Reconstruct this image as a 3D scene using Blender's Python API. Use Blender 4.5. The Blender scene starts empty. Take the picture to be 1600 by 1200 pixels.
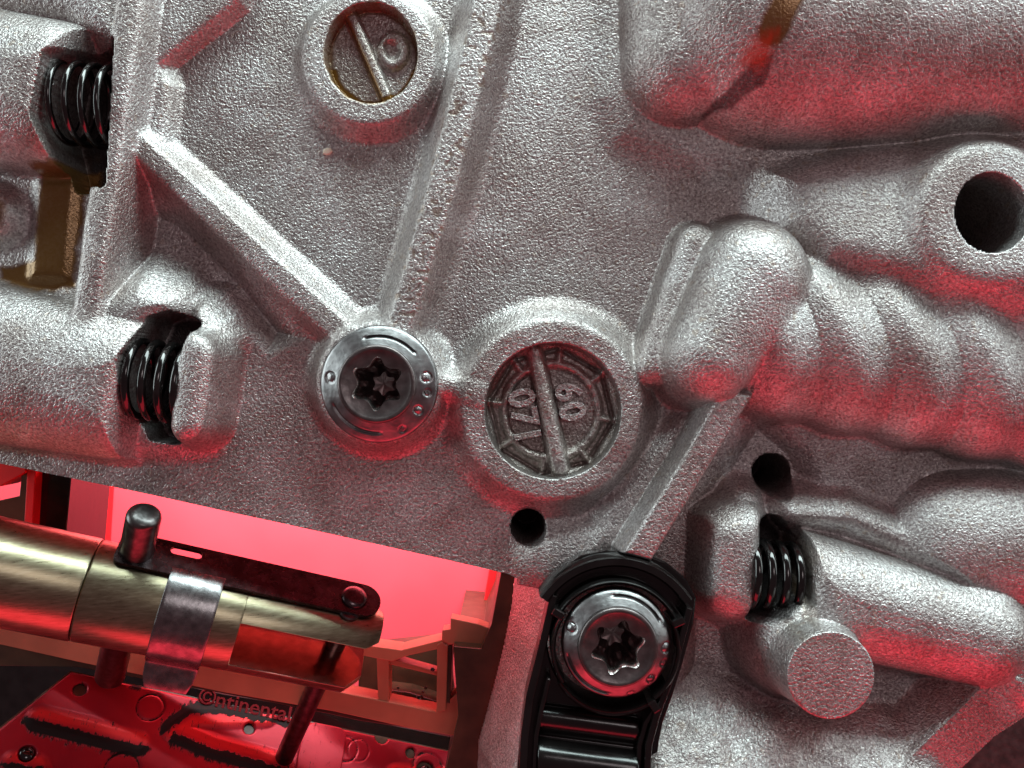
import bpy, bmesh, math, random
import numpy as np
from mathutils import Vector, Matrix

random.seed(4)
rng = np.random.default_rng(4)
R = math.radians
S = 1e-4                      # metres per working unit (about one tenth of a millimetre)
D = 1400.0                    # camera height above the casting's floor, working units
scene = bpy.context.scene

# ------------------------------------------------------------------ camera, world, lamps
cam_d = bpy.data.cameras.new('camera')
cam = bpy.data.objects.new('camera', cam_d)
scene.collection.objects.link(cam)
cam.location = (0, 0, D*S)
cam_d.sensor_width = 36.0
cam_d.lens = 36.0*D/1600.0
cam_d.clip_start = 0.001
cam_d.clip_end = 50
scene.camera = cam

world = bpy.data.worlds.new('World')
scene.world = world
world.use_nodes = True
bg = world.node_tree.nodes['Background']
bg.inputs[0].default_value = (0.37, 0.205, 0.225, 1)
bg.inputs[1].default_value = 0.22

def area(name, loc, target, sx, sy, energy, col):
    ld = bpy.data.lights.new(name, 'AREA')
    ld.shape = 'RECTANGLE'; ld.size = sx; ld.size_y = sy
    ld.energy = energy; ld.color = col
    o = bpy.data.objects.new(name, ld)
    scene.collection.objects.link(o)
    o.location = loc
    o.rotation_euler = (Vector(target)-Vector(loc)).to_track_quat('-Z', 'Y').to_euler()
    return o
area('window_lamp', (0.09, 0.36, 0.105), (0.01, 0, 0), 0.52, 0.14, 2.5, (0.80, 1.0, 0.985))
area('red_bounce_lamp', (0.04, -0.28, 0.08), (0.01, 0, 0), 0.5, 0.14, 0.48, (1.0, 0.03, 0.06))
area('overhead_lamp', (0.12, 0.10, 0.34), (0, 0, 0), 0.10, 0.10, 0.09, (1.0, 0.90, 0.90))
area('left_window_lamp', (-0.38, 0.10, 0.085), (0, 0, 0), 0.30, 0.12, 0.55, (0.84, 1.0, 1.0))
area('right_window_lamp', (0.40, 0.12, 0.085), (0, 0, 0), 0.30, 0.12, 0.35, (0.86, 1.0, 0.99))
tl = area('hidden_tray_fill', (-0.030, 0.020, -0.021), (-0.030, 0.012, -0.055), 0.12, 0.03, 0.19, (1.0, 0.93, 0.93))  # unseen fill added under the casting to brighten the tray
tl.data.spread = R(150)
scene.view_settings.view_transform = 'Standard'
scene.view_settings.look = 'None'
scene.view_settings.exposure = 0.2
scene.view_settings.gamma = 1.0

# ------------------------------------------------------------------ helpers
def P(x, y, z=0.0):
    "photo point at height z -> working units"
    k = (D-z)/D
    return ((x-800.0)*k, (600.0-y)*k, z)

def empty(name, loc=(0, 0, 0), label=None, cat=None, group=None, kind=None):
    o = bpy.data.objects.new(name, None)
    o.empty_display_size = 0.002
    scene.collection.objects.link(o)
    o.location = [c*S for c in loc]
    tag(o, label, cat, group, kind)
    return o

def tag(o, label=None, cat=None, group=None, kind=None):
    if label: o['label'] = label
    if cat: o['category'] = cat
    if group: o['group'] = group
    if kind: o['kind'] = kind
    return o

def link(name, me, mat, parent=None):
    o = bpy.data.objects.new(name, me)
    scene.collection.objects.link(o)
    if mat is not None: me.materials.append(mat)
    if parent is not None: o.parent = parent
    return o

def mesh(name, verts, faces, mat, parent=None, smooth=True, angle=None, recalc=True):
    "verts in working units, world space; stored relative to the root's location"
    v = np.array(verts, dtype=float)*S
    p = parent
    while p is not None:
        v = v - np.array(p.location); p = p.parent
    me = bpy.data.meshes.new(name)
    me.from_pydata([tuple(q) for q in v], [], [tuple(int(i) for i in f) for f in faces])
    if recalc:
        bm = bmesh.new(); bm.from_mesh(me)
        bmesh.ops.recalc_face_normals(bm, faces=bm.faces)
        bm.to_mesh(me); bm.free()
    if smooth:
        me.polygons.foreach_set('use_smooth', [True]*len(me.polygons))
        if angle is not None:
            me.set_sharp_from_angle(angle=R(angle))
    return link(name, me, mat, parent)

def bevel(o, w, seg=2):
    m = o.modifiers.new('bevel', 'BEVEL'); m.width = w*S; m.segments = seg; m.limit_method = 'ANGLE'; m.angle_limit = R(35)
    m.harden_normals = False
    return o

class Frame:
    def __init__(s, o, a, n, f):
        s.o, s.a, s.n, s.f = [np.array(q, float) for q in (o, a, n, f)]
    def __call__(s, a, n, f):
        return tuple(s.o+a*s.a+n*s.n+f*s.f)

def lathe(fr, prof, seg=48, ca=0, cf=0, rad=None, cap0=True, cap1=True):
    "profile of (radius, n) around the n axis of frame fr"
    vs, fs = [], []
    for r, n in prof:
        for i in range(seg):
            t = 2*math.pi*i/seg
            rr = rad(r, n, t) if rad else r
            vs.append(fr(ca+rr*math.cos(t), n, cf+rr*math.sin(t)))
    for k in range(len(prof)-1):
        for i in range(seg):
            j = (i+1) % seg
            fs.append((k*seg+i, k*seg+j, (k+1)*seg+j, (k+1)*seg+i))
    if cap0: fs.append(tuple(range(seg))[::-1])
    if cap1: fs.append(tuple((len(prof)-1)*seg+i for i in range(seg)))
    return vs, fs

def loft(rings, closed=True, caps=True):
    vs, fs = [], []
    n = len(rings[0])
    for r in rings: vs += list(r)
    for k in range(len(rings)-1):
        for i in range(n if closed else n-1):
            j = (i+1) % n
            fs.append((k*n+i, k*n+j, (k+1)*n+j, (k+1)*n+i))
    if caps:
        fs.append(tuple(range(n))[::-1]); fs.append(tuple((len(rings)-1)*n+i for i in range(n)))
    return vs, fs

def prism(pts, z0, z1, ref=None):
    "photo polygon (projected at height ref or z1) extruded from z0 to z1"
    zr = z1 if ref is None else ref
    a = [P(x, y, zr)[:2] for x, y in pts]
    n = len(a)
    vs = [(x, y, z1) for x, y in a]+[(x, y, z0) for x, y in a]
    fs = [tuple(range(n)), tuple(range(2*n-1, n-1, -1))]+[(i, (i+1) % n, n+(i+1) % n, n+i) for i in range(n)]
    return vs, fs

# ------------------------------------------------------------------ materials
def newmat(name):
    m = bpy.data.materials.new(name); m.use_nodes = True
    nt = m.node_tree; b = nt.nodes['Principled BSDF']
    return m, nt, b
def N(nt, t, **kw):
    n = nt.nodes.new(t)
    for k, v in kw.items():
        if hasattr(n, k): setattr(n, k, v)
        else: n.inputs[k].default_value = v
    return n
def noise(nt, co, scale, detail=2, rough=0.5, dist=0.0):
    n = N(nt, 'ShaderNodeTexNoise'); n.inputs['Scale'].default_value = scale
    n.inputs['Detail'].default_value = detail; n.inputs['Roughness'].default_value = rough
    n.inputs['Distortion'].default_value = dist
    nt.links.new(co, n.inputs['Vector']); return n.outputs['Fac']
def ramp(nt, fac, stops):
    r = N(nt, 'ShaderNodeValToRGB'); nt.links.new(fac, r.inputs['Fac'])
    e = r.color_ramp.elements
    while len(e) < len(stops): e.new(0.5)
    for q, (p, c) in zip(e, stops):
        q.position = p; q.color = (c[0], c[1], c[2], 1) if hasattr(c, '__len__') else (c, c, c, 1)
    return r.outputs['Color']
def mathn(nt, op, a, b=None, clamp=False):
    m = N(nt, 'ShaderNodeMath'); m.operation = op; m.use_clamp = clamp
    for i, q in enumerate((a, b)):
        if q is None: continue
        if isinstance(q, (int, float)): m.inputs[i].default_value = q
        else: nt.links.new(q, m.inputs[i])
    return m.outputs[0]
def mixc(nt, fac, a, b, mode='MIX'):
    m = N(nt, 'ShaderNodeMix'); m.data_type = 'RGBA'; m.blend_type = mode
    for i, q in ((0, fac), (6, a), (7, b)):
        if isinstance(q, (int, float)): m.inputs[i].default_value = q
        elif hasattr(q, '__len__'): m.inputs[i].default_value = (*q, 1)
        else: nt.links.new(q, m.inputs[i])
    return m.outputs[2]
def bumpn(nt, h, strength, dist, prev=None):
    b = N(nt, 'ShaderNodeBump'); b.inputs['Strength'].default_value = strength
    b.inputs['Distance'].default_value = dist
    nt.links.new(h, b.inputs['Height'])
    if prev is not None: nt.links.new(prev, b.inputs['Normal'])
    return b.outputs['Normal']

def mat_cast():
    m, nt, b = newmat('cast_aluminium')
    co = N(nt, 'ShaderNodeTexCoord').outputs['Object']
    g1 = noise(nt, co, 2400, 2.0, 0.6, 0.5)      # about 6 units
    g2 = noise(nt, co, 3600, 1.0, 0.5)
    g3 = noise(nt, co, 160, 3.0)
    oil = N(nt, 'ShaderNodeAttribute'); oil.attribute_name = 'oil'; oilf = oil.outputs['Fac']
    dark = N(nt, 'ShaderNodeAttribute'); dark.attribute_name = 'grime_shade'; darkf = dark.outputs['Fac']
    redp = N(nt, 'ShaderNodeAttribute'); redp.attribute_name = 'sealant_hot_red'; redf = redp.outputs['Fac']
    base = ramp(nt, g1, [(0.34, (0.38, 0.345, 0.345)), (0.50, (0.60, 0.57, 0.57)), (0.66, (0.82, 0.81, 0.80))])
    var = ramp(nt, g3, [(0.3, (0.80, 0.76, 0.75)), (0.7, (1.0, 1.0, 1.0))])
    base = mixc(nt, 1.0, base, var, 'MULTIPLY')
    ochre = noise(nt, co, 700, 3.0)
    spots = mathn(nt, 'MULTIPLY', mathn(nt, 'GREATER_THAN', ochre, 0.66), 0.25)
    base = mixc(nt, spots, base, (0.42, 0.26, 0.14))
    reflection_patch = ramp(nt, noise(nt, co, 45, 3.0, 0.6, 1.5), [(0.42, (0.74, 0.69, 0.67)), (0.58, (1.0, 1.0, 1.0))])  # broad reflections of the surroundings painted as darker patches
    base = mixc(nt, 0.8, base, reflection_patch, 'MULTIPLY')
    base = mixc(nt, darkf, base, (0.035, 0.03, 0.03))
    base = mixc(nt, oilf, base, (0.19, 0.088, 0.014))
    base = mixc(nt, redf, base, (0.62, 0.05, 0.02))
    nt.links.new(base, b.inputs['Base Color'])
    met = mathn(nt, 'SUBTRACT', 0.86, mathn(nt, 'MAXIMUM', mathn(nt, 'MULTIPLY', oilf, 0.5), mathn(nt, 'MULTIPLY', redf, 0.8)))
    nt.links.new(met, b.inputs['Metallic'])
    ro = mathn(nt, 'ADD', mathn(nt, 'MULTIPLY', g2, 0.10), 0.36)
    ro = mathn(nt, 'SUBTRACT', ro, mathn(nt, 'MULTIPLY', oilf, 0.22))
    nt.links.new(ro, b.inputs['Roughness'])
    st = mathn(nt, 'SUBTRACT', 1.0, mathn(nt, 'MULTIPLY', oilf, 0.85))
    h = mathn(nt, 'MULTIPLY', mathn(nt, 'ADD', g1, mathn(nt, 'MULTIPLY', g2, 0.3)), st)
    nt.links.new(bumpn(nt, h, 1.0, 2.3e-4), b.inputs['Normal'])
    return m

def mat_simple(name, col, metal, rough, bump=0, bscale=800, coat=0, var=0.0, vscale=300, brush=None):
    m, nt, b = newmat(name)
    co = N(nt, 'ShaderNodeTexCoord').outputs['Object']
    if var:
        f = noise(nt, co, vscale, 3.0)
        lo = tuple(c*(1-var) for c in col)
        hi = tuple(min(1, c*(1+var)) for c in col)
        nt.links.new(ramp(nt, f, [(0.35, lo), (0.65, hi)]), b.inputs['Base Color'])
        nt.links.new(mathn(nt, 'ADD', mathn(nt, 'MULTIPLY', noise(nt, co, vscale*1.7, 2.0), 0.16), rough-0.08, True), b.inputs['Roughness'])
    else:
        b.inputs['Base Color'].default_value = (*col, 1)
        b.inputs['Roughness'].default_value = rough
    b.inputs['Metallic'].default_value = metal
    b.inputs['Coat Weight'].default_value = coat
    b.inputs['Coat Roughness'].default_value = 0.06
    if bump:
        nt.links.new(bumpn(nt, noise(nt, co, bscale, 2.0), 1.0, bump*S), b.inputs['Normal'])
    return m

M = {}
M['cast'] = mat_cast()
M['bolt'] = mat_simple('phosphated_steel', (0.29, 0.28, 0.285), 1.0, 0.34, 0.5, 900, 0, 0.25, 500)
M['head'] = mat_simple('bolt_head_steel', (0.16, 0.135, 0.135), 0.9, 0.36, 0.6, 900, 0, 0.25, 600)
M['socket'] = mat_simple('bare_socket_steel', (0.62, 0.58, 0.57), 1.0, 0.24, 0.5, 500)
M['floor'] = mat_simple('shaded_socket_floor', (0.16, 0.12, 0.12), 0.9, 0.35)  # depth shade of the socket put into a dark base colour
M['spring'] = mat_simple('oiled_spring_steel', (0.045, 0.042, 0.042), 0.9, 0.13, 0, 800, 0.6, 0.3, 400)
M['black'] = mat_simple('black_plastic', (0.006, 0.005, 0.005), 0.0, 0.22, 0.35, 500, 0.3, 0.3, 350)
M['plate'] = mat_simple('dark_steel_plate', (0.10, 0.075, 0.08), 1.0, 0.27, 0.5, 600, 0, 0.3, 500)
M['strap'] = mat_simple('strap_steel', (0.25, 0.24, 0.245), 1.0, 0.27, 0.25, 900, 0, 0.25, 700)
M['pin'] = mat_simple('pin_steel', (0.13, 0.12, 0.12), 1.0, 0.33, 0.4, 1100, 0, 0.3, 800)
M['coral'] = mat_simple('red_lit_plastic', (0.55, 0.17, 0.105), 0.0, 0.35, 0.3, 500, 0, 0.12, 120)  # brown plastic, with the red light on it tinted into the colour
M['brown'] = mat_simple('brown_plastic', (0.075, 0.038, 0.022), 0.0, 0.35, 0.3, 500, 0.2, 0.3, 200)
M['tray'] = mat_simple('red_tray', (0.93, 0.085, 0.115), 0.0, 0.5, 0.6, 90, 0, 0.05, 60)
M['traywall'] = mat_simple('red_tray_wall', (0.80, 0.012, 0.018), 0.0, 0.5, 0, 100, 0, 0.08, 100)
M['digits'] = M['cast']

def mat_gold():
    m, nt, b = newmat('gold_passivated_steel')
    tc = N(nt, 'ShaderNodeTexCoord').outputs['Object']
    mp = N(nt, 'ShaderNodeMapping'); nt.links.new(tc, mp.inputs[0])
    mp.inputs['Rotation'].default_value = (0, 0, R(16.4)); mp.inputs['Scale'].default_value = (1.0, 8.0, 2.0)
    f = noise(nt, mp.outputs[0], 420, 4.0, 0.65)
    nt.links.new(ramp(nt, f, [(0.25, (0.27, 0.235, 0.15)), (0.5, (0.37, 0.325, 0.215)), (0.75, (0.50, 0.455, 0.32))]), b.inputs['Base Color'])
    b.inputs['Metallic'].default_value = 1.0
    nt.links.new(mathn(nt, 'ADD', mathn(nt, 'MULTIPLY', f, 0.16), 0.22), b.inputs['Roughness'])
    nt.links.new(bumpn(nt, f, 0.3, 0.4e-4), b.inputs['Normal'])
    return m
M['gold'] = mat_gold()

M['gold_inner'] = mat_simple('red_tinted_slot_face', (0.66, 0.30, 0.26), 1.0, 0.13, 0.25, 700, 0, 0.12, 600)  # red reflection of the tray tinted into the metal
def mat_module():
    m, nt, b = newmat('oily_red_reflection_cover')
    tc = N(nt, 'ShaderNodeTexCoord').outputs['Object']
    oil = N(nt, 'ShaderNodeAttribute'); oil.attribute_name = 'oil'; of = oil.outputs['Fac']
    hot = N(nt, 'ShaderNodeAttribute'); hot.attribute_name = 'sealant_hot_red'; hf = hot.outputs['Fac']
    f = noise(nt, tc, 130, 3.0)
    c = ramp(nt, f, [(0.3, (0.36, 0.010, 0.026)), (0.7, (0.45, 0.016, 0.034))])  # red that the shiny metal reflects, painted in as base colour
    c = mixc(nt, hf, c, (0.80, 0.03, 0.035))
    mp = N(nt, 'ShaderNodeMapping'); nt.links.new(tc, mp.inputs[0])
    mp.inputs['Rotation'].default_value = (0, 0, R(20)); mp.inputs['Scale'].default_value = (4.0, 1.0, 1.0)
    s = noise(nt, mp.outputs[0], 560, 4.0, 0.75)
    lo = mathn(nt, 'SUBTRACT', 1.05, mathn(nt, 'MULTIPLY', of, 0.62))
    k = mathn(nt, 'MULTIPLY', mathn(nt, 'SUBTRACT', s, lo), 14.0, True)
    full = mathn(nt, 'MULTIPLY', mathn(nt, 'SUBTRACT', of, 0.93), 20.0, True)
    k = mathn(nt, 'MAXIMUM', k, full)
    c = mixc(nt, k, c, (0.018, 0.012, 0.012))
    nt.links.new(c, b.inputs['Base Color'])
    nt.links.new(mathn(nt, 'ADD', 0.34, mathn(nt, 'MULTIPLY', k, 0.16)), b.inputs['Roughness'])
    nt.links.new(mathn(nt, 'MULTIPLY', mathn(nt, 'SUBTRACT', 1.0, k), 0.35), b.inputs['Metallic'])
    nt.links.new(mathn(nt, 'SUBTRACT', 0.4, mathn(nt, 'MULTIPLY', k, 0.25)), b.inputs['Specular IOR Level'])
    nt.links.new(bumpn(nt, mathn(nt, 'ADD', k, mathn(nt, 'MULTIPLY', noise(nt, tc, 1500, 2.0), 0.15)), 0.5, 0.8e-4), b.inputs['Normal'])
    return m
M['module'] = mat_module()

# ------------------------------------------------------------------ the casting: one relief, split into its parts
STEP = 1.9
gx = np.arange(-925, 925+STEP, STEP); gy = np.arange(-705, 705+STEP, STEP)
X, Y = np.meshgrid(gx, gy)
ny, nx = X.shape
SX0, SY0 = X.copy(), Y.copy()

def vnoise(x, y, wl, seed):
    g = np.random.default_rng(seed).random((256, 256))
    u = x/wl+100; v = y/wl+100
    i = np.floor(u).astype(int); j = np.floor(v).astype(int)
    fu = u-i; fv = v-j
    fu = fu*fu*(3-2*fu); fv = fv*fv*(3-2*fv)
    i0, i1, j0, j1 = i % 256, (i+1) % 256, j % 256, (j+1) % 256
    return ((g[j0, i0]*(1-fu)+g[j0, i1]*fu)*(1-fv)+(g[j1, i0]*(1-fu)+g[j1, i1]*fu)*fv)*2-1

def w2(x, y, z=0): return np.array(P(x, y, z)[:2])
def circ(x, y, r, z=0, ry=None):
    c = w2(x, y, z); k = (D-z)/D
    if ry is None: return lambda U, V: np.hypot(U-c[0], V-c[1])-r*k
    return lambda U, V: (np.hypot((U-c[0])/(r*k), (V-c[1])/(ry*k))-1)*min(r, ry)*k
def seg(p, q, r0, r1=None, z=0):
    a, b = w2(*p, z), w2(*q, z); r1 = r0 if r1 is None else r1
    d = b-a; L = d@d
    def f(U, V):
        t = np.clip(((U-a[0])*d[0]+(V-a[1])*d[1])/L, 0, 1)
        return np.hypot(U-a[0]-t*d[0], V-a[1]-t*d[1])-(r0+(r1-r0)*t)
    return f
def poly(pts, z=0, rnd=0):
    ps = [w2(x, y, z) for x, y in pts]
    def f(U, V):
        d = np.full(U.shape, 1e18); s = np.ones(U.shape)
        n = len(ps)
        for i in range(n):
            a = ps[i]; b = ps[(i-1) % n]; e = b-a
            wx, wy = U-a[0], V-a[1]
            t = np.clip((wx*e[0]+wy*e[1])/(e@e), 0, 1)
            d = np.minimum(d, (wx-e[0]*t)**2+(wy-e[1]*t)**2)
            c1 = V >= a[1]; c2 = V < b[1]; c3 = e[0]*wy > e[1]*wx
            s = np.where((c1 & c2 & c3) | (~c1 & ~c2 & ~c3), -s, s)
        return s*np.sqrt(d)-rnd
    return f

# the opening in the casting: lower-left window and bottom-right corner
opening = poly([(-90, 705), (0, 724), (240, 774), (520, 835), (700, 875), (795, 897), (812, 905), (806, 925),
                (800, 985), (786, 1060), (768, 1130), (742, 1225), (738, 1330), (-200, 1330), (-200, 690)])
corner = poly([(1760, 1050), (1612, 1106), (1545, 1146), (1484, 1205), (1420, 1300), (1800, 1330)], 35)
def cutf(U, V): return np.minimum(opening(U, V), corner(U, V))

hole_side = circ(825, 822, 25.5, 0)
hole_mid = circ(1205, 738, 28, -20)
hole_big = circ(1548, 333, 55, 120, 61)
recess1 = circ(580, 83, 73, 32, 79)
recess3 = circ(864, 642, 107, 46)
slot1 = poly([(98, 100), (128, 78), (175, 70), (160, 285), (100, 280), (80, 190)], 60, 8)
slot2 = poly([(238, 502), (262, 494), (302, 506), (292, 535), (268, 600), (262, 688), (228, 682), (208, 640), (212, 560)], 50, 7)
slot3 = poly([(1194, 822), (1222, 820), (1248, 850), (1252, 930), (1222, 956), (1178, 966), (1184, 925), (1196, 880)], 60, 7)
peg_top = circ(1298, 1055, 68, 150)

for f in (cutf, hole_side, hole_mid, hole_big, recess1, recess3, peg_top, slot1, slot2, slot3):
    e = 0.5
    d = f(X, Y)
    m = np.abs(d) < STEP*0.62
    gxx = (f(X+e, Y)-f(X-e, Y))/(2*e); gyy = (f(X, Y+e)-f(X, Y-e))/(2*e)
    g2 = np.maximum(gxx**2+gyy**2, 0.25)
    X = np.where(m, X-d*gxx/g2, X); Y = np.where(m, Y-d*gyy/g2, Y)

H = 1.2*vnoise(X, Y, 90, 1)+0.5*vnoise(X, Y, 33, 2)
LAB = np.zeros(X.shape, np.int32)
NAMES = ['casting_floor']
def lab(name):
    NAMES.append(name); return len(NAMES)-1
def smax(a, b, k):
    h = np.clip(0.5+0.5*(b-a)/k, 0, 1); return a*(1-h)+b*h+k*h*(1-h)
def smin(a, b, k): return -smax(-a, -b, k)
def soft(d, k): return 0.5*(d+np.sqrt(d*d+k*k))
def raise_(name, f, k):
    global H
    i = lab(name) if isinstance(name, str) else name
    LAB[f > H+0.5] = i
    H = smax(H, f, k); return i
def carve(name, f, k=0.01):
    global H
    i = lab(name) if isinstance(name, str) else name
    LAB[f < H-0.5] = i
    H = smin(H, f, k); return i
def plate(sdf, top, slope=3.0, kt=6.0):
    return top-slope*(soft(sdf(X, Y), kt)-0)
def lying(p, q, r0, r1, top, z=None, flat=1.0):
    "cylinder lying on the plate, round ended, crown at height top"
    z = top*0.6 if z is None else z
    a, b = w2(*p, z), w2(*q, z); d = b-a; L = d@d
    t = np.clip(((X-a[0])*d[0]+(Y-a[1])*d[1])/L, 0, 1)
    dist = np.hypot(X-a[0]-t*d[0], Y-a[1]-t*d[1]); r = r0+(r1-r0)*t
    e = np.clip(dist/r, 0, 1)
    hh = top-r*flat*(1-np.sqrt(np.maximum(1-e*e, 0)))
    return np.where(dist < r, hh, top-r*flat-3.0*(dist-r))
def endcut(p, q, sgn_slope=6.0, z=60):
    "half-plane through p, normal towards q: positive beyond"
    a, b = w2(*p, z), w2(*q, z); n = (b-a)/np.hypot(*(b-a))
    return (X-a[0])*n[0]+(Y-a[1])*n[1]

drop_r = poly([(1178, 622), (1260, 690), (1290, 760), (1240, 800), (1130, 820), (1120, 940), (1190, 1000), (1230, 1095), (1120, 1085), (1055, 1070), (1060, 900), (1080, 780)], -10)(X, Y)
H = smin(H, np.maximum(-22, 0.9*(drop_r+8)), 12)
drop_l = poly([(212, 280), (300, 330), (400, 430), (480, 530), (420, 560), (350, 470), (240, 470), (190, 470)], -10)(X, Y)
H = smin(H, np.maximum(-24, 1.0*(drop_l+8)), 12)
# --- left bores
c1 = lying((-160, 104), (60, 138), 122, 118, 112, flat=0.85)
c1 = np.minimum(c1, 112-5*soft(endcut((86, 160), (150, 172)), 10))
raise_('valve_bore', c1, 26)
c2 = lying((-160, 545), (170, 606), 128, 112, 104, flat=0.8)
c2 = np.minimum(c2, 104-5*soft(endcut((196, 610), (260, 624)), 10))
raise_('valve_bore', c2, 30)
raise_('bore_flange', plate(poly([(-120, 560), (180, 600), (330, 640), (330, 690), (250, 700), (-120, 668)]), 22, 1.0, 14), 14)
ear = lying((306, 556), (294, 654), 36, 34, 92, flat=0.8)
raise_('bore_end_wall', smin(ear, plate(seg((310, 545), (294, 664), 32, 28, 80), 92, 5, 8), 8), 16)
raise_('web', plate(poly([(228, 462), (262, 478), (214, 520), (150, 540), (120, 500)], 20), 62, 1.2, 14), 20)
raise_('web', plate(poly([(318, 490), (340, 512), (350, 530), (322, 540), (308, 520)], 20), 44, 1.4, 10), 16)
raise_('web', plate(poly([(-40, 8), (110, 25), (180, 60), (180, -60), (-100, -60)], 30), 52, 1.5, 14), 20)
# brown recess strip
raise_('drain_step', plate(poly([(60, 285), (112, 285), (98, 430), (50, 430)], 10), 12, 1.0, 8), 10)
raise_('drain_step', plate(circ(-22, 335, 36, 20), 34, 1.6, 8), 10)
# --- ribs
raise_('rib', plate(seg((208, -60), (127, 508), 21, 20, 74), 74+3*vnoise(X, Y, 60, 5), 3.6, 5), 18)
raise_('pad', plate(poly([(226, -60), (400, -60), (372, -2), (250, 96), (228, 112)], 30), 30, 3.0, 5), 9)
raise_('web', plate(poly([(215, 95), (250, 100), (262, 130), (252, 215), (215, 235), (205, 200)], 30), 26, 2.0, 9), 14)
raise_('rib', plate(seg((204, 216), (545, 530), 15, 17, 44), 42, 1.9, 3), 17)
r3 = np.minimum.reduce([seg((773, -60), (748, 60), 20, 20, 60)(X, Y), seg((748, 60), (690, 290), 20, 20, 60)(X, Y), seg((690, 290), (622, 515), 20, 17, 60)(X, Y)])
raise_('rib', 60-2.0*soft(r3, 3), 19)
raise_('web', plate(seg((800, -60), (665, 500), 10, 10, 14), 16, 0.9, 12), 12)
# --- bosses
raise_('core_plug_boss', plate(circ(577, 90, 104, 32), 34, 1.8, 3), 16)
raise_('bolt_boss', plate(circ(590, 598, 95, 48), 50, 2.2, 4), 22)
raise_('web', plate(seg((660, 590), (760, 620), 13, 18, 40), 42, 2.4, 6), 18)
raise_('date_stamp_boss', plate(circ(862, 640, 141, 46), 47+1.5*vnoise(X, Y, 40, 8), 1.6, 4), 22)
# --- right lobes
raise_('cast_lobe', lying((1090, 385), (1020, 574), 36, 30, 54, flat=0.95), 13)
# upper right tube group
raise_('oil_gallery_foot', plate(poly([(965, -80), (952, 150), (975, 205), (1060, 240), (1190, 262), (1300, 235), (1700, 200), (1700, -80)], 10), 20, 0.8, 16), 20)
raise_('oil_gallery', lying((1085, -130), (1076, 84), 106, 96, 106, flat=0.92), 14)
t3 = lying((1225, 0), (1900, 40), 205, 165, 172, z=80, flat=0.9)
raise_('oil_gallery', t3, 16)
# big holed boss and its pad
pad = plate(poly([(1222, 268), (1340, 235), (1480, 212), (1620, 200), (1700, 470), (1480, 450), (1290, 400), (1240, 345), (1226, 300)], 60, -10), 66, 1.1, 22)
raise_('pad', pad+0.11*(X-350)-0.28*(Y-262), 20)
raise_('tube_boss', plate(circ(1550, 333, 112, 120), 122, 2.4, 9), 26)
# lumpy housing
ha, hb = w2(1215, 520, 70), w2(1760, 606, 70); hd = (hb-ha)/np.hypot(*(hb-ha))
al = (X-ha[0])*hd[0]+(Y-ha[1])*hd[1]; ac = -(X-ha[0])*hd[1]+(Y-ha[1])*hd[0]
rs_ = al+0.42*ac+0.0016*ac*ac-52          # slanted, slightly curved rib coordinate
u_ = (rs_/104.0) % 1.0; bul = (0.45*np.sqrt(np.maximum(1-(2*u_-1)**2, 0))+0.55*(0.5-0.5*np.cos(2*math.pi*u_)))*np.clip(0.35+0.65*(1-u_)*1.4, 0, 1.0)
kk_ = np.clip(al/520, 0, 1)
rad_ = 122+24*kk_+9*bul
e_ = np.clip(np.abs(ac)/rad_, 0, 1)
hh_ = np.where(al > -60, 104+15*bul-rad_*0.8*(1-np.sqrt(np.maximum(1-e_*e_, 0)))-3*np.maximum(np.abs(ac)-rad_, 0), -200)
hh_ = np.where(al > -60, hh_, -200)
hl_ = [lab('housing_rib') for _ in range(7)]
m_ = hh_ > H+0.5
LAB[m_] = np.array(hl_)[np.clip(np.floor(rs_/104.0).astype(int)+1, 0, 6)][m_]
H = smax(H, hh_, 22)
raise_('cast_lobe', lying((1182, 430), (1112, 556), 84, 68, 138, flat=1.0), 18)
# rib in the middle and its slope
raise_('web', plate(poly([(1070, 655), (1100, 650), (1030, 780), (960, 850), (905, 880), (955, 790), (1010, 720)], 30), 30, 1.6, 12), 18)
raise_('rib', plate(poly([(1130, 606), (1176, 618), (1084, 768), (1018, 876), (974, 864), (1062, 724)], 84, 0), 86, 6.0, 2), 7)
raise_('web', plate(seg((860, 880), (960, 865), 34, 40, 20), 24, 1.0, 14), 18)
# lower right
raise_('pad', np.minimum(lying((1520, 862), (1800, 862), 118, 122, 80, flat=0.75), 200-1.5*soft(poly([(1430, 740), (1720, 700), (1720, 985), (1545, 965), (1480, 905), (1392, 835), (1400, 790)], 40)(X, Y)+100, 10)), 18)
lip = np.minimum.reduce([seg((1238, 803), (1330, 808), 10, 12, 40)(X, Y), seg((1330, 808), (1420, 850), 12, 14, 40)(X, Y), seg((1420, 850), (1520, 950), 14, 16, 40)(X, Y)])
raise_('bore_lip', 46-1.6*soft(lip, 10), 16)
c3 = lying((1225, 918), (1540, 1000), 88, 74, 112, flat=0.95)
c3 = np.minimum(c3, 112-6*soft(-endcut((1262, 900), (1320, 912)), 8))
raise_('valve_bore', c3, 22)
raise_('bore_end_wall', smin(plate(seg((1152, 822), (1148, 930), 34, 34, 70), 84, 3.2, 12), lying((1160, 880), (1158, 884), 92, 92, 92, flat=0.8), 10), 18)
raise_('web', plate(seg((1165, 795), (1170, 815), 14, 18, 30), 40, 1.6, 10), 14)
raise_('web', plate(poly([(1190, 970), (1262, 952), (1330, 985), (1300, 1060), (1225, 1040)], 70), 78, 2.2, 12), 20)
raise_('pad', plate(poly([(1555, 950), (1720, 960), (1720, 1110), (1600, 1100), (1545, 1050), (1528, 1000)], 60), 62, 1.2, 14), 20)
sd_ = endcut((1552, 1052), (1600, 1103), z=64)
rg_ = seg((1552, 1052), (1388, 1222), 0, 0, 64)(X, Y)
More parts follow.
